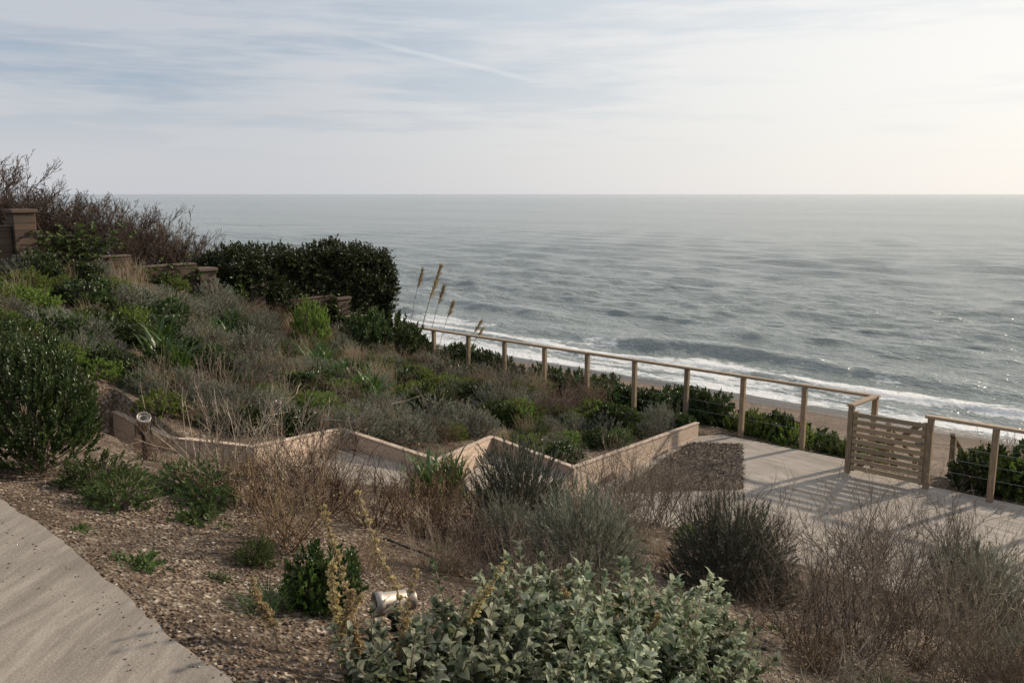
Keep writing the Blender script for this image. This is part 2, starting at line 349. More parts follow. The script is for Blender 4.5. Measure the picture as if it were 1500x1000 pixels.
# sea
COMP=[]
for i in range(44):
    lam=.9*(13/.9)**(i/43);an=R.normal(0.12,.5)
    COMP.append((lam,math.sin(an)*2*math.pi/lam,math.cos(an)*2*math.pi/lam,R.random()*6.28,lam*R.uniform(.6,1.3)*(.009 if lam<4 else .0055)))
def brk(s): return 45.2+1.6*(fbm(s*.07,s*0,21)-.47)*2+.5*(vn(s*.5,0*s,5)-.5)
def sea_z(s,w):
    cell=np.maximum(.15,(w-60)*.02)
    z=np.zeros(len(s))
    env=.25+.75*sstep(42,60,w)
    for lam,kx,ky,ph,a in COMP:
        q=np.sin(kx*s+ky*w+ph);z+=a*env*np.clip(lam/(cell*5)-.4,0,1)*(q+.25*q*q)
    b=brk(s);x=w-b;Am=.18+.42*sstep(.35,.65,fbm(s*.08+3,s*0,31))
    z+=Am*np.where(x>0,np.exp(-(x/2.6)**2),np.exp(-(x/.8)**2))
    b2=b-3.6+1.2*(fbm(s*.15,0*s,44)-.5);x=w-b2
    z+=.16*np.where(x>0,np.exp(-(x/1.2)**2),np.exp(-(x/.3)**2))
    b3=b+6.5+2*(fbm(s*.08,0*s,47)-.5);x=w-b3
    z+=.28*sstep(.4,.6,fbm(s*.05+9,0*s,51))*np.where(x>0,np.exp(-(x/2)**2),np.exp(-(x/.9)**2))
    z+=.12*(fbm(s*2.2,w*3,61,3)-.45)*sstep(36.5,39,w)*(1-sstep(46,50,w))
    return z*sstep(36,40,w)+.02
def sea_foam(s,w):
    b=brk(s);x=w-b
    f=sstep(36.3,37.6,w)*(1-sstep(-3.5,.1,x))*.48
    f+=(fbm(s*.22,w*.9,71)-.47)*1.0*(x<1)
    f+=.62*np.exp(-((x+.4)/.9)**2)*sstep(.32,.50,fbm(s*.16,0*s,81))
    f+=.28*np.exp(-((w-38.3+1.2*(fbm(s*.1,0*s,87)-.5))/.8)**2)
    f+=.26*np.exp(-((w-41.5+2*(fbm(s*.1,0*s,88)-.5))/.4)**2)
    f=np.where(x>1.2,np.minimum(f,.3)-.35*(x>8),f)
    return {'foam':np.clip(f,-.6,1)}
ss=np.r_[-geo(76,25000,.5,1.12)[::-1],np.arange(-75.7,12,.22),geo(12.2,25000,.5,1.12)]
ws=np.r_[np.arange(33,60,.15),geo(60,25000,.18,1.02)]
grid(ss,ws,sea_z,'sea',M_sea,sea_foam)
# ------------------------------------------------------------------ path + walkways
mb=MB();ps=np.arange(-14,9,.06)
def pe(a): return 1.43+.12*float(sstep(-2.6,-4.6,a))+.014*(vn(a*9,0,6)-.5)+.022*(vn(a*31,0,8)-.5)
for a,b in zip(ps[:-1],ps[1:]):
    ea=pe(a);eb=pe(b);z=H-1.70
    mb.add([(a,-3,z),(b,-3,z),(b,eb,z),(a,ea,z),(b,eb+.02,z-.14),(a,ea+.02,z-.14)],[(0,1,2,3),(3,2,4,5)])
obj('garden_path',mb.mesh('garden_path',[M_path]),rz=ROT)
wk=empty('zigzag_walkway')
for i,(poly,l) in enumerate(WALK):
    mb=MB();k=len(poly);zt=H+l
    v=[(x,y,zt) for x,y in poly]+[(x,y,zt-.35) for x,y in poly]
    ar=sum(poly[a][0]*poly[(a+1)%k][1]-poly[(a+1)%k][0]*poly[a][1] for a in range(k))
    top=list(range(k)) if ar>0 else list(range(k))[::-1]
    mb.add(v,[top]);mb.add(v,[(a,(a+1)%k,k+(a+1)%k,k+a) for a in range(k)])
    obj('landing_%d'%(i+1),mb.mesh('landing',[M_deck]),parent=wk)
mb=MB()
for a,b in zip(EDG[:-1],EDG[1:]):
    p0=np.array(a)+[0,0,H];p1=np.array(b)+[0,0,H];hgt=.46
    d=nrm(p1-p0);p0=p0+d*.036
    for hh,off in ((.5,0),(1.5,.004)):
        q=np.array([0,0,hgt*hh/2]);beam(mb,p0-q,p1-q+d*.03,.06+off,hgt/2-.006,0,.006)
    beam(mb,p0-[0,0,-.0125],p1+d*.03+[0,0,.0125],.09,.022,0,.003)
obj('timber_edging',mb.mesh('timber_edging',[M_board]),parent=wk)
# dark patch on the deck: darker sheet with scattered brown chips
mb=MB();N=11000;u=R.random(N);v_=R.random(N)
q0,q1_,q2_,q3=[np.array(a) for a in((3.25,14.95),(4.14,14.85),(3.55,12.5),(1.5,12.3))]
XY=(q0*(1-u)[:,None]+q1_*u[:,None])*(1-v_)[:,None]+(q3*(1-u)[:,None]+q2_*u[:,None])*v_[:,None]+R.normal(0,.025,(N,2))
mb.add([(*q0,H-4.444),(*q3,H-4.444),(*q2_,H-4.444),(*q1_,H-4.444)],[(0,1,2,3)],0)
dd=nrm(np.stack([R.normal(0,1,N),R.normal(0,1,N),R.normal(0,.3,N)],1));leaves(mb,np.c_[XY,np.full(N,H-4.435)],dd,nrm(np.array([0,0,1.])+R.normal(0,.4,(N,3))),R.uniform(.03,.06,N),R.uniform(.01,.025,N),1)
M_patch=simple('patch_base',(.14,.11,.083),.9);M_chip=leafmat('brown_chip',[(.10,.073,.052),(.19,.15,.115),(.33,.27,.21)],0,.85,.2)
obj('dark_chip_patch',mb.mesh('dark_chip_patch',[M_patch,M_chip]))
# ------------------------------------------------------------------ fence and gate
def P3(s,w,z): x,y=sw2(s,w);return np.array([x,y,z+H])
mb=MB();fw=14.42;RT=-3.3
post=[(-16.45+1.184*k,fw) for k in range(10)]+[(-4.6,fw),(-4.68,13.57)]
for s,w in post:
    j=R.normal(0,.006,2);beam(mb,P3(s,w,-4.9),P3(s+j[0],w+j[1],RT-.046),.085,.085,0,.006)
beam(mb,P3(-16.95,fw,RT-.022),P3(-10.53,fw,RT-.024),.11,.044,1,.005)
beam(mb,P3(-10.525,fw,RT-.022),P3(-4.53,fw,RT-.022),.11,.044,1,.005)
beam(mb,P3(-4.6,fw-.056,RT-.022),P3(-4.68,13.5,RT-.022),.11,.044,1,.005)
beam(mb,P3(-16.9,13.3,-4.4),P3(-16.9,13.3,-3.0),.1,.1,0,.006);beam(mb,P3(-17.0,13.0,-3.0),P3(-16.8,13.6,-3.02),.11,.044,1,.005)
for k in range(4):
    z=RT-.22-.2*k
    for a,b in (((-16.45,fw),(-4.6,fw)),((-4.6,fw),(-4.68,13.57))):
        tubes(mb,P3(*a,z)[None],P3(*b,z)[None],.0025,.0025,2,6)
obj('timber_fence',mb.mesh('timber_fence',[M_wood,M_rail,M_wire]))
mb=MB()
for s in (-3.5,-2.62,-1.5,-.35,.8,2): beam(mb,P3(s,13.6,-4.9),P3(s,13.6,RT-.046),.085,.085,0,.006)
beam(mb,P3(-3.58,13.6,RT-.022),P3(2.1,13.6,RT-.022),.11,.044,1,.005)
for k in range(4): tubes(mb,P3(-3.5,13.6,RT-.22-.2*k)[None],P3(2,13.6,RT-.22-.2*k)[None],.0025,.0025,2,6)
obj('timber_fence',mb.mesh('timber_fence_b',[M_wood,M_rail,M_wire]))
mb=MB();g0,g1=-4.6,-3.58;gw=13.585
beam(mb,P3(g0,gw,-4.4),P3(g0,gw,-3.42),.05,.07,0,.004);beam(mb,P3(g1,gw,-4.4),P3(g1,gw,-3.42),.05,.07,0,.004)
for k in range(9): beam(mb,P3(g0-.03,gw-.045,-3.47-.108*k+R.normal(0,.004)),P3(g1+.03,gw-.045,-3.47-.108*k+R.normal(0,.004)),.022,.072,1,.003)
beam(mb,P3(g0+.05,gw+.01,-4.35),P3(g1-.05,gw+.01,-3.45),.03,.08,0,.003)
box(mb,P3(g1-.05,gw-.065,-3.75),(D[0],D[1],0),(E[0],E[1],0),(0,0,1),.05,.008,.02,2)
obj('slatted_gate',mb.mesh('slatted_gate',[M_wood,M_slat,M_wire]))
# beach stairs beyond gate
mb=MB()
for side in(-4.45,-3.45):
    beam(mb,P3(side,14.6,-4.75),P3(side,20,-8.05),.05,.25,0,.004)
    for q in(0,.33,.66,1): beam(mb,P3(side,14.8+5*q,-4.8-3.05*q),P3(side,14.8+5*q,-3.9-3.05*q),.08,.08,0,.005)
    beam(mb,P3(side,14.7,-3.83),P3(side,19.9,-6.93),.08,.045,0,.004)
for k in range(17): 
    beam(mb,P3(-4.43,14.75+.31*k,-4.68-.19*k),P3(-3.47,14.75+.31*k,-4.68-.19*k),.27,.04,1,.003)
obj('beach_stairs',mb.mesh('beach_stairs',[M_wood,M_slat]))
# ------------------------------------------------------------------ boundary wall
mb=MB();ws_=-17.3
def wal(w0,w1,top,th=.11,s=ws_):
    box(mb,(s,(w0+w1)/2,H+top-1.2),(1,0,0),(0,1,0),(0,0,1),th,(w1-w0)/2,1.2,0,.01)
    box(mb,(s,(w0+w1)/2,H+top+.02),(1,0,0),(0,1,0),(0,0,1),th+.02,(w1-w0)/2-.002,.018,1,.006)
def pier(w,top,s=ws_):
    box(mb,(s+.02,w,H+top-1.3),(1,0,0),(0,1,0),(0,0,1),.19,.19,1.3,0,.01);box(mb,(s+.02,w,H+top+.04),(1,0,0),(0,1,0),(0,0,1),.225,.225,.035,1,.01)
wal(1,5.75,-.6);pier(5.95,-.35);wal(6.15,7.1,-.82);wal(7.1,7.9,-1.25);wal(7.9,9.3,-1.5);pier(9.5,-1.65);wal(9.7,10.5,-2.15);pier(10.7,-2.1);wal(10.9,12.9,-2.5);pier(13.1,-2.6);wal(13.3,14.2,-3.0)
M_cap=simple('wall_coping',(.09,.06,.042),.85)
obj('boundary_wall',mb.mesh('boundary_wall',[M_brick,M_cap]),rz=ROT)
# ------------------------------------------------------------------ spot lights
def spot(x,y,ax,L=.17,r=.05,name='garden_spotlight',lift=.16):
    mb=MB();ax=nrm(np.array(ax,float));z=gz(x,y);c=np.array([x,y,z+lift]);b=c-ax*L*.5
    lathe(mb,b,ax,[(0,0),(0,r*.8),(.006,r*.88),(L*.18,r*.88),(L*.19,r*.82),(L*.22,r*.82),(L*.23,r*.94),(L*.8,r*.94),(L*.8,r*1.04),(L,r*1.04),(L,r*.88),(L-.02,r*.84)],0,32)
    lathe(mb,b,ax,[(L-.02,0),(L-.02,r*.85)],1,32);lathe(mb,b,ax,[(L-.018,0),(L-.012,r*.3),(L-.018,r*.45)],2,20)
    for sg_ in(-1,1):
        a,_=frame(ax[None]);a=a[0]*sg_
        box(mb,c+a*(r+.006)-np.array([0,0,r*.7]),a,np.cross(a,[0,0,1]),(0,0,1),.003,.014,r*1.1,2)
    lathe(mb,(x,y,z-.1),(0,0,1),[(0,.004),(.1,.015),(.11,.022),(lift+.1-r*1.6,.018),(lift+.1-r*1.3,.04),(lift+.1-r*1.25,0)],2,16)
    obj(name,mb.mesh(name,[M_steel,M_glass,M_black,M_steel],True))
spot(-.56,3.80,(-.90,-.42,.06),.20,.055,lift=.15);spot(-3.62,8.1,(.35,-.45,.75),.22,.065,lift=.38);spot(-3.3,11.7,(.2,-.3,.9),.13,.04,lift=.45)
# hose
mb=MB()
for pts in ([(-.9,5.75),(-.6,5.6),(-.25,5.3),(-.05,5.2)],[(-2.5,6.85),(-2.0,6.6),(-1.55,6.75)],[(.9,5.05),(1.3,5.2),(1.7,5.1)]):
    Q=[]
    for a,b in zip(pts[:-1],pts[1:]):
        for k in range(6):
            t_=k/6;x=a[0]*(1-t_)+b[0]*t_;y=a[1]*(1-t_)+b[1]*t_;Q.append((x+.02*math.sin(x*9),y+.03*math.cos(x*7),gz(x,y)+.006))
    Q=np.array(Q);tubes(mb,Q[:-1],Q[1:],.009,.009,0,8)
obj('irrigation_hose',mb.mesh('irrigation_hose',[M_rub],True))
# ------------------------------------------------------------------ plants
def hemi(nn,lo=-.1,rng=R):
    u=rng.uniform(lo,1,nn);a=rng.random(nn)*6.283;r=np.sqrt(np.maximum(0,1-u*u));return np.stack([r*np.cos(a),r*np.sin(a),u],1)
def lumpy(d,k,amp): 
    return 1+amp*((fbm(d[:,0]*2.2+k*3.1+5,d[:,1]*2.2+d[:,2]*1.9+9,k)-.47)*2)
def bush(name,mats,rx,rz,K,ln,nl,L,W,sp,upb=.3,amp=.25,depth=.35,kind='hex',zc=None,tip=1.,stem=True):
    mb=MB();k=int(R.integers(1,999));d=hemi(K,-.25);rad=lumpy(d,k,amp)*(1-depth*R.random(K)**1.6)
    O=d*rad[:,None]*np.array([rx,rx,rz]);zc=rz*.25 if zc is None else zc;O[:,2]=np.maximum(O[:,2]+zc,.015)
    Dr=nrm(d*np.array([1,1,.8])+np.array([0,0,upb])+R.normal(0,.25,(K,3)))
    sprigs(mb,O-Dr*ln*.7,Dr,ln*R.uniform(.7,1.2,K),nl,L,W,sp,0,kind,tip=tip)
    if stem:
        ns=min(K,120);B=np.stack([R.normal(0,.04,ns),R.normal(0,.04,ns),np.zeros(ns)],1)
        T=O[:ns]-Dr[:ns]*ln*.2;Mi=(B+T)/2+R.normal(0,.02,(ns,3))
        tubes(mb,B,Mi,.004,.003,1);tubes(mb,Mi,T,.003,.002,1)
    return mb.mesh(name,mats)
def twigs(mb,n0,L0,lev=3,kids=(6,4),r0=.005,spread0=.6,spread=.7,curl=.18,up=.1,shr=.5,m=0,base=.06,seg=4,rmin=.0011):
    P=np.stack([R.normal(0,base,n0),R.normal(0,base,n0),np.full(n0,-.03)],1)
    d=nrm(np.stack([R.normal(0,spread0,n0),R.normal(0,spread0,n0),np.ones(n0)],1));L=L0*R.uniform(.6,1.15,n0);r=np.full(n0,r0);tips=None
    for l in range(lev):
        pts=[P];ds=[d]
        for k in range(seg):
            d=nrm(d+R.normal(0,curl,d.shape)+np.array([0,0,up]));P2=P+d*(L/seg)[:,None]
            ra=np.maximum(r*(1-.7*k/seg),rmin);rb=np.maximum(r*(1-.7*(k+1)/seg),rmin*.8)
            tubes(mb,P,P2,ra,rb,m);P=P2;pts.append(P);ds.append(d)
        tips=(P,d)
        if l==lev-1: break
        pts=np.stack(pts,1);ds=np.stack(ds,1);nk=kids[l];N=len(P)
        f=R.uniform(.7,seg,(N,nk));i=np.minimum(f.astype(int),seg-1);fr=(f-i)[...,None];ar=np.arange(N)[:,None]
        PP=pts[ar,i]*(1-fr)+pts[ar,i+1]*fr;dd=nrm(ds[ar,i+1]+R.normal(0,spread,(N,nk,3)))
        L=(L[:,None]*shr*R.uniform(.6,1.2,(N,nk))*(1-.35*f/seg)).ravel();r=np.repeat(r*.55,nk);P=PP.reshape(-1,3);d=dd.reshape(-1,3)
    return tips
def twigbush(name,mat,leafm=None,**k):
    mb=MB();P,d=twigs(mb,**k)
    if leafm is not None:
        sel=R.random(len(P))<leafm[1];sprigs(mb,P[sel]-d[sel]*.03,d[sel],.05,leafm[2],leafm[3],leafm[3]*.5,.9,1,'dia')
    return mb.mesh(name,[mat]+([leafm[0]] if leafm else []))
def blades(mb,nn,L,W,base,lean,droop,m=0,seg=5,flat=True):
    a=R.random(nn)*6.283;P=np.stack([R.normal(0,base,nn),R.normal(0,base,nn),np.full(nn,-.02)],1)
    h=np.stack([np.cos(a),np.sin(a),np.zeros(nn)],1);le=np.abs(R.normal(0,lean,nn))+.03
    d=nrm(h*le[:,None]+np.array([0,0,1.]));sd=np.stack([-np.sin(a),np.cos(a),np.zeros(nn)],1)
    Ls=L*R.uniform(.55,1.1,nn);Vs=[];wf=[.7,1,.95,.8,.5,.05]
    for k in range(seg+1):
        w_=W*wf[min(k,5)]*.5;Vs+=[P+sd*w_,P-sd*w_]
        d=nrm(d+h*droop*(k+1)/seg*.5-np.array([0,0,1.])*droop*(k/seg)*.5);P=P+d*(Ls/seg)[:,None]
    V=np.stack(Vs,1).reshape(-1,3);b=np.arange(nn)[:,None]*(2*seg+2)
    F=np.concatenate([b+np.array([[2*k,2*k+1,2*k+3,2*k+2]]) for k in range(seg)]);mb.add(V,F,m)
def bl(name,mat,*a,**k):
    mb=MB();blades(mb,*a,**k);return mb.mesh(name,[mat])
LIB={}
LIB['shrub']=[bush('round_evergreen',[M_dark,M_twG],.5,.64,1600,.12,13,.034,.017,.7,upb=.9,amp=.17,depth=.4,zc=.32)]
LIB['lav']=[bush('lavender',[M_lav,M_twG],.40,.42,560,.17,26,.04,.007,.55,upb=.75,amp=.26,depth=.5,kind='dia',zc=.12) for _ in range(2)]
LIB['lavd']=[bush('lavender_d',[M_lavd,M_twG],.40,.42,560,.16,26,.036,.007,.55,upb=.7,amp=.24,depth=.5,kind='dia',zc=.12) for _ in range(2)]
LIB['gm']=[bush('green_mound',[M_bright,M_twG],.30,.22,200,.07,12,.032,.017,.9,upb=.4,amp=.35,depth=.4,zc=.06) for _ in range(2)]
LIB['gd']=[bush('dark_mound',[M_dark,M_twG],.32,.28,200,.08,11,.048,.026,.9,upb=.4,amp=.35,depth=.45,zc=.08) for _ in range(2)]
LIB['gg']=[bush('mid_mound',[M_green,M_twG],.30,.22,220,.08,11,.03,.014,.9,upb=.3,amp=.45,depth=.5,zc=.05) for _ in range(2)]
LIB['sil']=[bush('silver_mound',[M_lav,M_twG],.34,.28,280,.10,14,.032,.009,.7,upb=.5,amp=.25,depth=.4,kind='dia',zc=.08) for _ in range(2)]
LIB['weed']=[bush('weed',[M_green,M_twG],.14,.05,40,.06,8,.03,.016,1.1,upb=.2,amp=.6,depth=.6,zc=.01,stem=False) for _ in range(2)]
LIB['twR']=[twigbush('red_twigs',M_twR,n0=26,L0=.5,kids=(6,4),r0=.004,spread0=.6,spread=.5,up=.12,rmin=.0010,leafm=(M_tan,.12,3,.014)) for _ in range(3)]
LIB['twP']=[twigbush('pale_twigs',M_twP,n0=18,L0=.85,kids=(4,2),r0=.0034,spread0=.5,spread=.4,up=.05,curl=.12,shr=.35,leafm=(M_straw,.3,3,.012)) for _ in range(3)]
LIB['twG']=[twigbush('grey_twigs',M_twG,n0=28,L0=.75,kids=(6,4),r0=.0042,spread0=.55,spread=.5,up=.08,rmin=.001,leafm=(M_straw,.25,3,.012)) for _ in range(3)]
LIB['scrub']=[twigbush('scrub',M_twV,n0=34,L0=1.4,lev=4,kids=(7,5,3),r0=.013,spread0=.5,spread=.5,up=.12,curl=.15,base=.2,rmin=.0034) for _ in range(2)]
LIB['strap']=[bl('strap',M_strap,60,.5,.03,.07,.35,.5) for _ in range(2)]
LIB['grass']=[bl('dry_grass',M_straw,130,.42,.006,.09,.35,.35) for _ in range(2)]
LIB['ggrass']=[bl('green_grass',M_green,110,.3,.007,.07,.4,.6)]
def stalks():
    mb=MB();P,d=twigs(mb,n0=26,L0=.7,lev=2,kids=(3,),r0=.0025,spread0=.25,spread=.3,up=.08,curl=.08,shr=.25,base=.1)
    sprigs(mb,P-d*.03,d,.05,6,.014,.007,.8,1,'dia');blades(mb,90,.28,.006,.08,.4,.4,1);return mb.mesh('stalks',[M_twP,M_straw])
LIB['stalk']=[stalks() for _ in range(2)]
NAMES=dict(shrub='round_evergreen_shrub',lav='lavender_bush',lavd='lavender_bush',gm='green_mound_plant',gd='evergreen_mound_plant',gg='leafy_mound_plant',sil='silver_santolina',weed='weed_patch',twR='bare_red_twig_shrub',twP='bare_pale_twig_shrub',twG='bare_grey_twig_shrub',scrub='bare_scrub_tree',strap='strap_leaf_plant',grass='dry_grass_clump',ggrass='green_grass_clump',stalk='dry_flower_stalks')
def put(kind,x,y,sc=1.,sz=None,parent=None,dz=0.):
    me=LIB[kind][int(R.integers(len(LIB[kind])))]
    return obj(NAMES[kind],me,(x,y,gz(x,y)-.01+dz),R.random()*6.283,(sc,sc,sz or sc),parent)
put('shrub',-3.5,6.0,.90,1.04)
for k,x,y,sc,sz in [('lavd',.04,7.1,1.25,1.75),('lav',.53,6.0,1.2,1.35),('lavd',1.9,7.0,1.35,1.5),('lavd',2.15,7.4,1.0,1.2),('lav',4.7,7.8,1.2,1.4),('lav',5.1,9.0,1.1,1.3),('lav',3.9,5.8,.9,1.0),('lav',-.05,6.4,.7,.9),
  ('gg',-2.51,5.2,.85,.8),('gg',-2.35,5.9,1.1,.8),('gg',-2.85,5.6,.9,.9),('gg',-2.1,5.6,.7,.6),('gd',-.94,3.95,.62,.85),('gm',-1.0,3.9,.45,.8),('weed',-1.89,4.03,1,1),('weed',-2.0,5.15,1.4,1.2),('gg',-1.44,4.5,.4,.6),('gm',2.2,9.6,.9,1),('gd',1.9,3.9,.5,.6),('ggrass',2.0,4.1,1,1),('gd',1.75,3.7,.4,.9),('gg',2.3,4.4,.6,.6),
  ('twR',-1.35,4.95,1.25,1.15),('twR',-1.5,6.4,1.5,1.2),('twR',-1.0,6.2,1.4,1.2),('twR',-.6,6.5,1.3,1.2),('twR',-.75,7.4,1.4,1.2),('twR',-.3,7.0,1.2,1.0),('twR',-1.9,7.6,1.3,1.1),('twR',-.4,5.6,.9,.7),('twR',-1.9,5.8,1.2,1.0),('twG',1.5,9.6,1.2,1.1),('twG',1.0,9.0,1.2,1.1),('twR',.75,8.6,1.2,1.1),('twG',2.4,9.2,1.2,1.2),('twG',.9,7.6,.9,.9),('twG',1.9,10.4,1.3,1.4),('twG',1.4,10.6,1.3,1.3),('twG',2.5,10.8,1.3,1.3),
  ('twG',2.45,5.6,1.35,1.25),('twG',2.95,5.9,1.4,1.3),('twG',2.0,5.3,1.0,.9),('twP',2.7,6.6,1.4,1.5),('twG',3.5,7.2,1.4,1.4),('twP',3.3,8.3,1.4,1.5),('twG',4.0,8.9,1.4,1.3),('twG',5.6,10.3,1.1,1.1),('twP',4.6,10.2,1.3,1.6),('twG',3.4,10.2,1.2,1.1),('twP',5.5,9.4,1.3,1.6),('twR',3.3,5.2,1.1,1.0),('twG',3.1,4.9,1.0,.9),('twG',4.2,6.6,1.2,1.1),('twP',2.2,5.0,.9,.9),('twP',2.9,5.2,1.1,1.3),('twP',3.6,6.3,1.2,1.5),
  ('twP',-2.1,6.0,1.3,1.1),('twP',-1.8,6.5,1.35,1.35),('twP',-2.45,6.6,1.3,1.3),('twP',-2.2,7.4,1.1,1.1),('twP',-1.6,5.9,1.1,1.0),
  ('strap',-.73,9.5,1.3,1.5),('strap',-.95,9.3,1.2,1.4),('strap',-5.52,13.25,1.7,1.8),('strap',-5.2,13.0,1.5,1.6),('strap',-3.7,16.1,1.6,1.6),('strap',-3.3,15.7,1.5,1.4),('strap',-3.0,15.9,1.4,1.3),('strap',-2.6,15.2,1.4,1.3),
  ('sil',-5.2,16.9,1.6,1.5),('sil',-5.8,17.0,1.7,1.5),('sil',-7.1,15.8,1.7,1.4),('sil',-6.35,16.4,1.6,1.4),('sil',-1.4,14.3,1.5,1.3),('sil',-.85,14.1,1.5,1.3),('sil',-4.4,14.2,1.4,1.4),('sil',-.55,13.9,1.2,1.1),('sil',-1.8,13.3,1.4,1.2),('sil',-4.9,15.6,1.6,1.6),('sil',-5.5,14.9,1.6,1.5),
  ('gm',-8.3,14.4,1.5,1.5),('gm',-7.7,13.6,1.5,1.6),('gd',-7.6,15.1,1.5,1.4),('gm',-3.9,13.2,1.1,1.1),('gm',-3.1,13.4,1.2,1.2),('gm',-2.7,13.1,1.1,1.1),('gm',-1.9,15.5,1.6,1.5),('gm',-1.4,16.8,1.5,1.4),('gd',-.7,16.3,1.3,1.2),('gm',1.5,15.3,1.3,1.2),('gm',2.1,15.8,1.3,1.3),('gd',1.9,17.5,1.2,1.2),('gd',-6.5,13.6,1.4,1.2),('gm',-8.0,12.9,1.3,1.5),('gd',-6.9,12.6,1.3,1.2),('gm',-7.4,12.0,1.2,1.2),('gg',-6.6,11.6,1.4,1.3),('gd',-6.2,10.8,1.2,1.1),
  ('gg',-6.2,12.3,1.4,1.2),('sil',-6.6,12.9,1.4,1.3),('gm',-5.9,11.9,1.0,1.0),('gm',-2.1,17.2,1.4,1.3),('gm',-2.9,17.6,1.5,1.3),('gm',.2,17.3,1.3,1.3),('gd',-1.2,18.2,1.5,1.4),('gm',-.3,15.0,1.2,1.1),
  ('stalk',-5.1,12.0,1.2,1.0),('gg',-4.6,11.5,1.0,.9),('sil',-4.2,11.9,1.1,1.0),('grass',-3.8,11.5,1.1,1.0),('stalk',-4.5,12.6,1.3,1.1),('gm',-3.4,12.0,.8,.8),('sil',-5.0,12.6,1.2,1.1),('twR',-4.0,12.4,1.2,1.0),
  ('gm',-4.4,18.5,1.4,3.6),('gd',-3.4,19.6,1.8,3.),('gd',-2.9,20.2,1.8,3.),('gd',-2.6,20.9,1.7,2.6),('twR',.9,16.2,1.3,1.5),('twG',-.1,15.8,1.3,1.3),('twR',1.7,16.8,1.2,1.3)]:
    put(k,x,y,sc,sz)
gp=empty('garden_underplanting');cnt=0
polys=[p for p,_ in WALK]
def edge_side(x,y):
    for poly in polys:
        if inside(np.array([x]),np.array([y]),poly)[0]: return False
    s,w=s_w(x,y)
    if s<-12.2: we=4.0
    elif s<-10.2: we=5.3
    elif s<-9.9: we=6.9
    elif s<-9.3: we=7.9
    elif s<-7.7: we=10.0
    else: we=14.2
    return w>we
tries=0
while cnt<440 and tries<6000:
    tries+=1
    s=R.uniform(-17,-7.5);w=R.uniform(4.0,14.2);x,y=sw2(s,w)
    if not edge_side(x,y): continue
    zone=float(vn(np.array(s*.55),np.array(w*.55),55));r=R.random()
    if s<-13 and w<9: ks=['grass','gm','sil','stalk','gg','gd','gm','strap','sil','gd']
    elif s<-13: ks=['grass','stalk','sil','twR','sil','gg','grass']
    else: ks=['gm','twR','sil','gd','stalk','grass','twR','sil','gm','twG','gg','sil','gg']
    k=ks[int((zone*1.6+r*.6)*len(ks))%len(ks)]
    sc=R.uniform(.6,1.35);put(k,x,y,sc,sc*R.uniform(.8,1.2)*(1.2 if k=='grass' else 1)*(.75 if k in('stalk','twG','twR') else 1),gp);cnt+=1
cnt=0
while cnt<200:
    s=R.uniform(-9.5,5);w=1.7+6.8*R.random();x,y=sw2(s,w)
    if any(inside(np.array([x]),np.array([y]),p)[0] for p in polys): continue
    k=['weed','weed','grass','twR','stalk','twG','ggrass','twR'][int(R.integers(8))]
    if w<3.0 and k in('twR','stalk','grass','twG'): k='weed'
    sc=R.uniform(.35,.85)
    if k=='weed': sc*=.7
    if k in('twR','stalk','grass') and s<-5 and w>4.2: sc*=.5
    put(k,x,y,sc,sc*.8,gp);cnt+=1
fh=empty('fence_hedge')
for s in np.arange(-16.5,5,.36):
    for w in(14.95,15.35):
        if -4.8<s<-3.1 : continue
        k='gd' if R.random()<.55 else ('gm' if R.random()<.5 else 'gg')
        x,y=sw2(s+R.normal(0,.1),w+(0 if s<-4 else -.5)+R.normal(0,.08));sc=R.uniform(1.2,1.7);put(k,x,y,sc,sc*R.uniform(1.0,1.5),fh)
for _ in range(50):
    s=R.uniform(-16,4);x,y=sw2(s,R.uniform(16,20));put(['gd','grass','twG','gg'][int(R.integers(4))],x,y,R.uniform(1.2,2),None,fh)
# big clipped hedge on the boundary
mb=MB()
def hedge_pts(K):
    w0,w1,s0,s1,z0,z1=9.3,14.9,-18.7,-17.25,-3.6,-1.42
    f=R.random(K);w=R.uniform(w0,w1,K);s=R.uniform(s0,s1,K);z=R.uniform(z0,z1,K)
    nv=np.zeros((K,3));a=f<.45;s[a]=s1;nv[a]=(1,0,0);b=(f>=.45)&(f<.75);z[b]=z1;nv[b]=(0,0,1)
    c=(f>=.75)&(f<.9);w[c]=w1;nv[c]=(0,1,0);e=f>=.9;w[e]=w0;nv[e]=(0,-1,0)
    k=(fbm(w*1.1+z,s*1.3+z*1.2,91)-.47)*.8
    q=sstep(13.4,15.1,w);z=z-(z>-2.2)*q*.45*R.random(K)
    z=z-sstep(11,9.3,w)*.25*(z>-2)
    P=np.stack([s,w,z+H],1)+nv*(k-.03-.15*R.random(K))[:,None]
    return P,nv
Pp,nv=hedge_pts(5200);Dr=nrm(nv+R.normal(0,.5,nv.shape)+np.array([0,0,.35]))
sprigs(mb,Pp-Dr*.1,Dr,.2*R.uniform(.8,1.7,len(Pp)),11,.075,.042,.9,0,'hex')
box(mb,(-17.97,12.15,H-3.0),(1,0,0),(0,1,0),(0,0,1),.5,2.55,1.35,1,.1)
obj('clipped_hedge',mb.mesh('clipped_hedge',[M_hedge,M_core,]),rz=ROT)
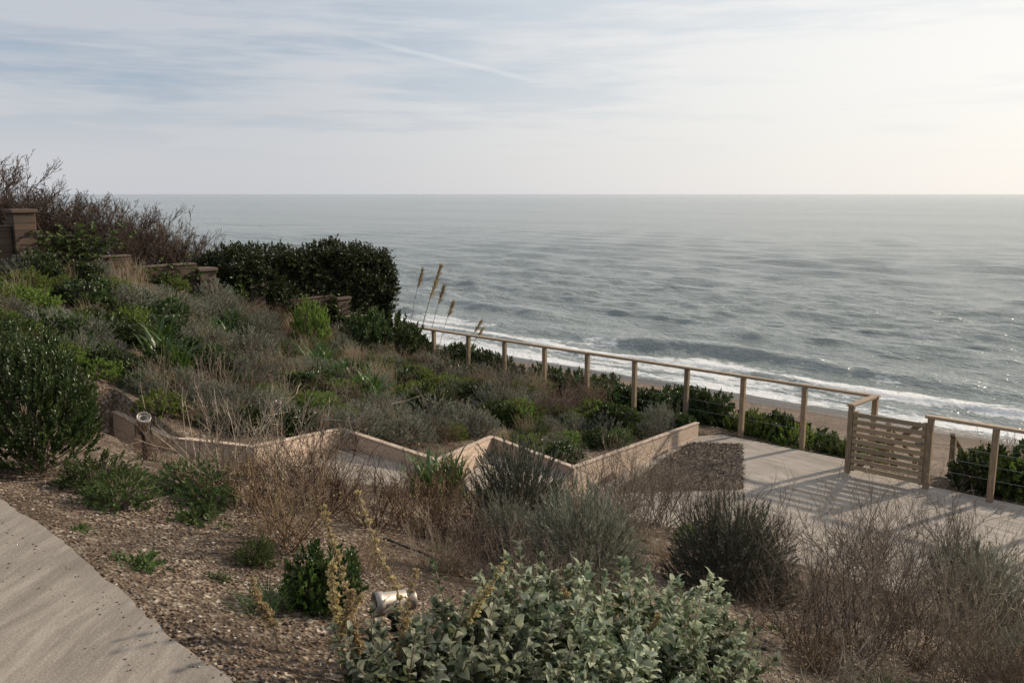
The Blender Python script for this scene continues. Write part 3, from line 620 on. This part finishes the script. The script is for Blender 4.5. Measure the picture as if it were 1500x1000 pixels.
# ivy on the wall
mb=MB()
for (w_,z_,sw_,sz_,K) in((6.9,-.95,.4,.2,150),(8.6,-1.75,.5,.15,90),(10.2,-2.2,.4,.15,80),(11.8,-2.9,.6,.2,130)):
    O=np.stack([np.full(K,-17.15)+R.normal(0,.04,K),R.normal(w_,sw_,K),H+z_+R.normal(0,sz_,K)],1);Dr=nrm(np.array([1,0,.2])+R.normal(0,.6,(K,3)))
    sprigs(mb,O,Dr,.15,7,.06,.05,1.0)
obj('wall_ivy',mb.mesh('wall_ivy',[M_green]),rz=ROT)
for x,y,sc,sz in [(-10.6,17.6,1.1,1.1),(-11.5,18.5,1.3,1.15),(-9.9,17.9,.95,.9),(-9.9,18.8,1.0,.85),(-9.3,19.0,1.0,.85),(-8.8,19.6,1.0,.9),(-8.3,20.2,1.0,.95),(-7.9,20.0,.85,.85),(-7.5,20.5,.8,.8),(-9.0,20.5,.95,.9),(-12.5,17.8,1.4,1.2),(-10.4,19.8,1.1,.95),(-8.4,18.6,.6,.65)]:
    put('scrub',x,y,sc,sz)
def plume_mesh():
    mb=MB();P=[np.zeros(3)];d=nrm(np.array([R.normal(.12,.06),R.normal(0,.05),1.]));L=3.0
    for k in range(10): d=nrm(d+np.array([.012,0,-.01]));P.append(P[-1]+d*L/10)
    P=np.array(P);tubes(mb,P[:-1],P[1:],.008,.005,0,4)
    K=160;t=R.random(K);O=P[8]+(P[10]-P[8])*t[:,None];Dr=nrm(d+R.normal(0,.3,(K,3))+np.array([.25,0,0]));sprigs(mb,O,Dr,.17*(1.2-t*.7),6,.06,.008,.4,1,'dia')
    blades(mb,16,1.4,.015,.1,.4,.7,1);return mb.mesh('plume',[M_twP,M_tan])
for x,y,sz in [(-2.75,23.2,1.0),(-2.95,23.0,.9),(-2.5,23.4,.85),(-2.2,23.1,.72),(-2.7,22.9,.8),(-1.75,23.0,.6),(-1.55,22.7,.55)]:
    obj('plume_reed',plume_mesh(),(x,y,gz(x,y)),R.normal(0,.3),(1,1,sz))
# woolly-leaved phlomis in the foreground
def phlomis():
    mb=MB();K=24;P=np.stack([R.normal(0,.1,K),R.normal(0,.1,K),np.zeros(K)],1);d=nrm(np.stack([R.normal(0,.6,K),R.normal(0,.6,K),np.ones(K)],1));L=R.uniform(.12,.44,K)
    mid=P+d*(L*.5)[:,None];d2=nrm(d+np.array([0,0,.4])+R.normal(0,.12,(K,3)));tip=mid+d2*(L*.5)[:,None]
    tubes(mb,P,mid,.005,.004,1,5);tubes(mb,mid,tip,.004,.003,1,5)
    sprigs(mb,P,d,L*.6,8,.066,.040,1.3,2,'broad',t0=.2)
    sprigs(mb,mid,d2,L*.6,12,.070,.044,1.25,0,'broad',tip=.6)
    sprigs(mb,tip-d2*.01,d2,.03,8,.036,.023,.75,0,'broad')
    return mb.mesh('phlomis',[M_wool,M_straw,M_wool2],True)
PH=[phlomis() for _ in range(4)]
for i,(x,y,sc) in enumerate([(-.36,3.25,1.0),(-.14,3.45,1.1),(-.05,3.35,.9),(.1,3.65,1.15),(.24,3.45,1.),(.42,3.75,1.15),(.6,3.9,1.1),(.85,4.1,1.1),(1.05,4.35,1.05),(.7,3.6,.9),(.4,3.2,.8),(-.5,3.0,.8),(.2,3.1,.7),(-.1,3.05,.7),(1.0,4.0,.9),(.15,4.0,1.0)]):
    obj('woolly_phlomis',PH[i%4],(x,y,gz(x,y)-.01),R.random()*6.28,(sc,sc,sc))
def spike(h,lean):
    mb=MB();P=[np.zeros(3)];d=nrm(np.array([lean,R.normal(0,.05),1.]))
    for k in range(18):
        d=nrm(d+R.normal(0,.10,3)+np.array([lean*.05,0,0]));P.append(P[-1]+d*h/18)
    P=np.array(P);tubes(mb,P[:-1],P[1:],np.linspace(.0055,.0025,18),np.linspace(.0053,.0022,18),0,5)
    for k in range(6,19):
        dd=nrm(P[k]-P[k-1]);K=int(R.integers(9,20));a,b=frame(dd[None]);q=R.random(K)*6.28
        pr=a*np.cos(q)[:,None]+b*np.sin(q)[:,None]
        Dr=nrm(pr+dd*.5);s_=(1.65-.95*k/19)*R.uniform(.6,1.15)
        sprigs(mb,np.repeat(P[k][None],K,0)+R.normal(0,.004,(K,3)),Dr,.014*s_,4,.015*s_,.011*s_,.8,1,'hex')
    return mb.mesh('spike',[M_straw,M_spk])
for x,y,h,l in [(-.40,3.35,.80,-.01),(-.66,3.4,.68,.02),(-.30,3.45,.58,.22),(-.98,3.3,.34,-.1),(-.76,3.15,.34,.1),(-.62,3.15,.42,.02),(.28,3.6,.42,.15),(-.70,3.2,.50,-.06),(.55,3.8,.38,.3),(-.45,3.05,.5,-.1)]:
    obj('dried_flower_spike',spike(h,l),(x,y,gz(x,y)))
# pebbles and litter on the near slope
N=42000;s=R.uniform(-7,4.5,N);w=1.45+6.0*R.random(N)**1.4;z=height_sw(s,w)
den=fbm(s*1.3,w*1.3,12);keep=(R.random(N)<np.clip(.4+2.6*(den-.4),.2,1))&(w>1.45+.12*sstep(-2.6,-4.6,s));s,w,z=s[keep],w[keep],z[keep]
n2_=200;s2=R.uniform(-6,-1.5,n2_);w2=1.43-.25*R.random(n2_)**3;s=np.r_[s,s2];w=np.r_[w,w2];z=np.r_[z,np.full(n2_,H-1.70)];N=len(s)
r=R.uniform(.005,.0135,N);r[-n2_:]*=.5;base=np.array([[1,0,0],[0,1,0],[-1,0,0],[0,-1,0],[0,0,1],[0,0,-1.]])
jit=R.uniform(.7,1.25,(N,6,1));th=R.random(N)*6.28;sx=R.uniform(.8,1.4,N)
V=base[None]*jit*r[:,None,None];V[...,0]*=sx[:,None];V[...,2]*=.6
c_,s_=np.cos(th)[:,None],np.sin(th)[:,None];V=np.stack([V[...,0]*c_-V[...,1]*s_,V[...,0]*s_+V[...,1]*c_,V[...,2]],-1)
V+=np.stack([s,w,z+r*.25],1)[:,None];b=np.arange(N)[:,None]*6
F=np.concatenate([b+np.array([f]) for f in [(0,1,4),(1,2,4),(2,3,4),(3,0,4),(1,0,5),(2,1,5),(3,2,5),(0,3,5)]])
M_peb=leafmat('pebble',[(.04,.026,.015),(.11,.073,.043),(.19,.132,.085),(.10,.08,.062),(.27,.205,.14),(.145,.095,.055),(.54,.48,.40)],0,.7,.3)
mb=MB();mb.add(V.reshape(-1,3),F);obj('gravel',mb.mesh('gravel',[M_peb],True),rz=ROT)
N=16000;s=R.uniform(-8,4.5,N);w=1.45+7*R.random(N)**1.2;kp=fbm(s*.9+4,w*.9,18)>.40+.1*R.random(N);s,w=s[kp],w[kp];N=len(s)
P=np.stack([s,w,height_sw(s,w)+.008],1);dd=nrm(np.stack([R.normal(0,1,N),R.normal(0,1,N),R.normal(0,.25,N)],1));nn=nrm(np.array([0,0,1.])+R.normal(0,.4,(N,3)))
mb=MB();leaves(mb,P,dd,nn,R.uniform(.012,.05,N),R.uniform(.004,.014,N));obj('leaf_litter',mb.mesh('leaf_litter',[M_litter]),rz=ROT)
# ------------------------------------------------------------------ sun, sky, camera
SAZ=math.radians(60);SEL=math.radians(25)   # azimuth from +Y towards +X
sd=Vector((math.sin(SAZ)*math.cos(SEL),math.cos(SAZ)*math.cos(SEL),math.sin(SEL)))
L=bpy.data.lights.new('sun','SUN');L.energy=5.0;L.angle=math.radians(1.5);L.color=(1,.87,.70)
so=bpy.data.objects.new('sun',L);scene.collection.objects.link(so);so.rotation_euler=(-sd).to_track_quat('-Z','Y').to_euler();so.location=(20,20,30)
wd=bpy.data.worlds.new('World');scene.world=wd;t=NT('',wd)
sk=t.n('ShaderNodeTexSky',sky_type='NISHITA',sun_disc=False,sun_elevation=SEL,sun_rotation=SAZ,air_density=1.2,dust_density=1.0)
gen=t.n('ShaderNodeTexCoord').outputs['Generated'];sp=t.n('ShaderNodeSeparateXYZ');t.t.links.new(gen,sp.inputs[0])
dt=t.n('ShaderNodeVectorMath',operation='DOT_PRODUCT');t.t.links.new(gen,dt.inputs[0]);dt.inputs[1].default_value=sd
glow=t.mr(dt.outputs['Value'],.14,.95)
n1=t.noise(t.mapping(gen,(1.0,1.0,7),rot=(.10,.07,0)),1.5,4,.6);n2=t.noise(t.mapping(gen,(2,2,22),rot=(-.05,.10,.3)),2.2,4,.65)
cl=t.math('ADD',t.math('MULTIPLY',n1,.6),t.math('MULTIPLY',n2,.4))
cv=t.mr(cl,.41,.59)
haze=t.mr(sp.outputs[2],0.02,.15)            # 0 at the horizon, 1 above
# contrail: a thin great-circle streak in the sky
q1,q2=Vector((-.197,1.015,.18)).normalized(),Vector((.063,1.03,.121)).normalized()
nn_=q1.cross(q2).normalized();al=(q2-q1).normalized()
dn=t.n('ShaderNodeVectorMath',operation='DOT_PRODUCT');t.t.links.new(gen,dn.inputs[0]);dn.inputs[1].default_value=nn_
da=t.n('ShaderNodeVectorMath',operation='DOT_PRODUCT');t.t.links.new(gen,da.inputs[0]);da.inputs[1].default_value=al
off=t.math('ABSOLUTE',t.math('ADD',dn.outputs['Value'],t.math('MULTIPLY',t.math('SUBTRACT',t.noise(gen,14,3),.5),.006)))
ct=t.math('MULTIPLY',t.mr(off,.0006,.0036,1,0),t.mr(t.math('ABSOLUTE',da.outputs['Value']),.05,.14,.26,0))
clear=t.mix(glow,(.35,.43,.535),(.84,.85,.86))
cloud=t.mix(glow,(.55,.575,.63),(.97,.945,.91))
col=t.mix(t.math('MAXIMUM',cv,t.math('SUBTRACT',1.,haze)),clear,cloud)
col=t.mix(t.math('MULTIPLY',t.math('SUBTRACT',1.,haze),.16),col,(.76,.73,.72))
col=t.mix(ct,col,(.88,.88,.88))
b1=t.n('ShaderNodeBackground',ins={'Color':sk.outputs[0],'Strength':.10});b2=t.n('ShaderNodeBackground',ins={'Color':col,'Strength':1.05})
mx=t.n('ShaderNodeMixShader',ins={0:.9,1:b1.outputs[0],2:b2.outputs[0]});o=t.n('ShaderNodeOutputWorld');t.t.links.new(mx.outputs[0],o.inputs[0])
cam=bpy.data.cameras.new('camera');co=bpy.data.objects.new('camera',cam);scene.collection.objects.link(co)
cam.lens=30;cam.sensor_width=36;cam.clip_end=60000;cam.clip_start=.05
co.location=(0,0,H);co.rotation_euler=(math.radians(90-9.8),0,0);scene.camera=co
scene.view_settings.view_transform='Standard';scene.view_settings.look='None';scene.view_settings.exposure=0
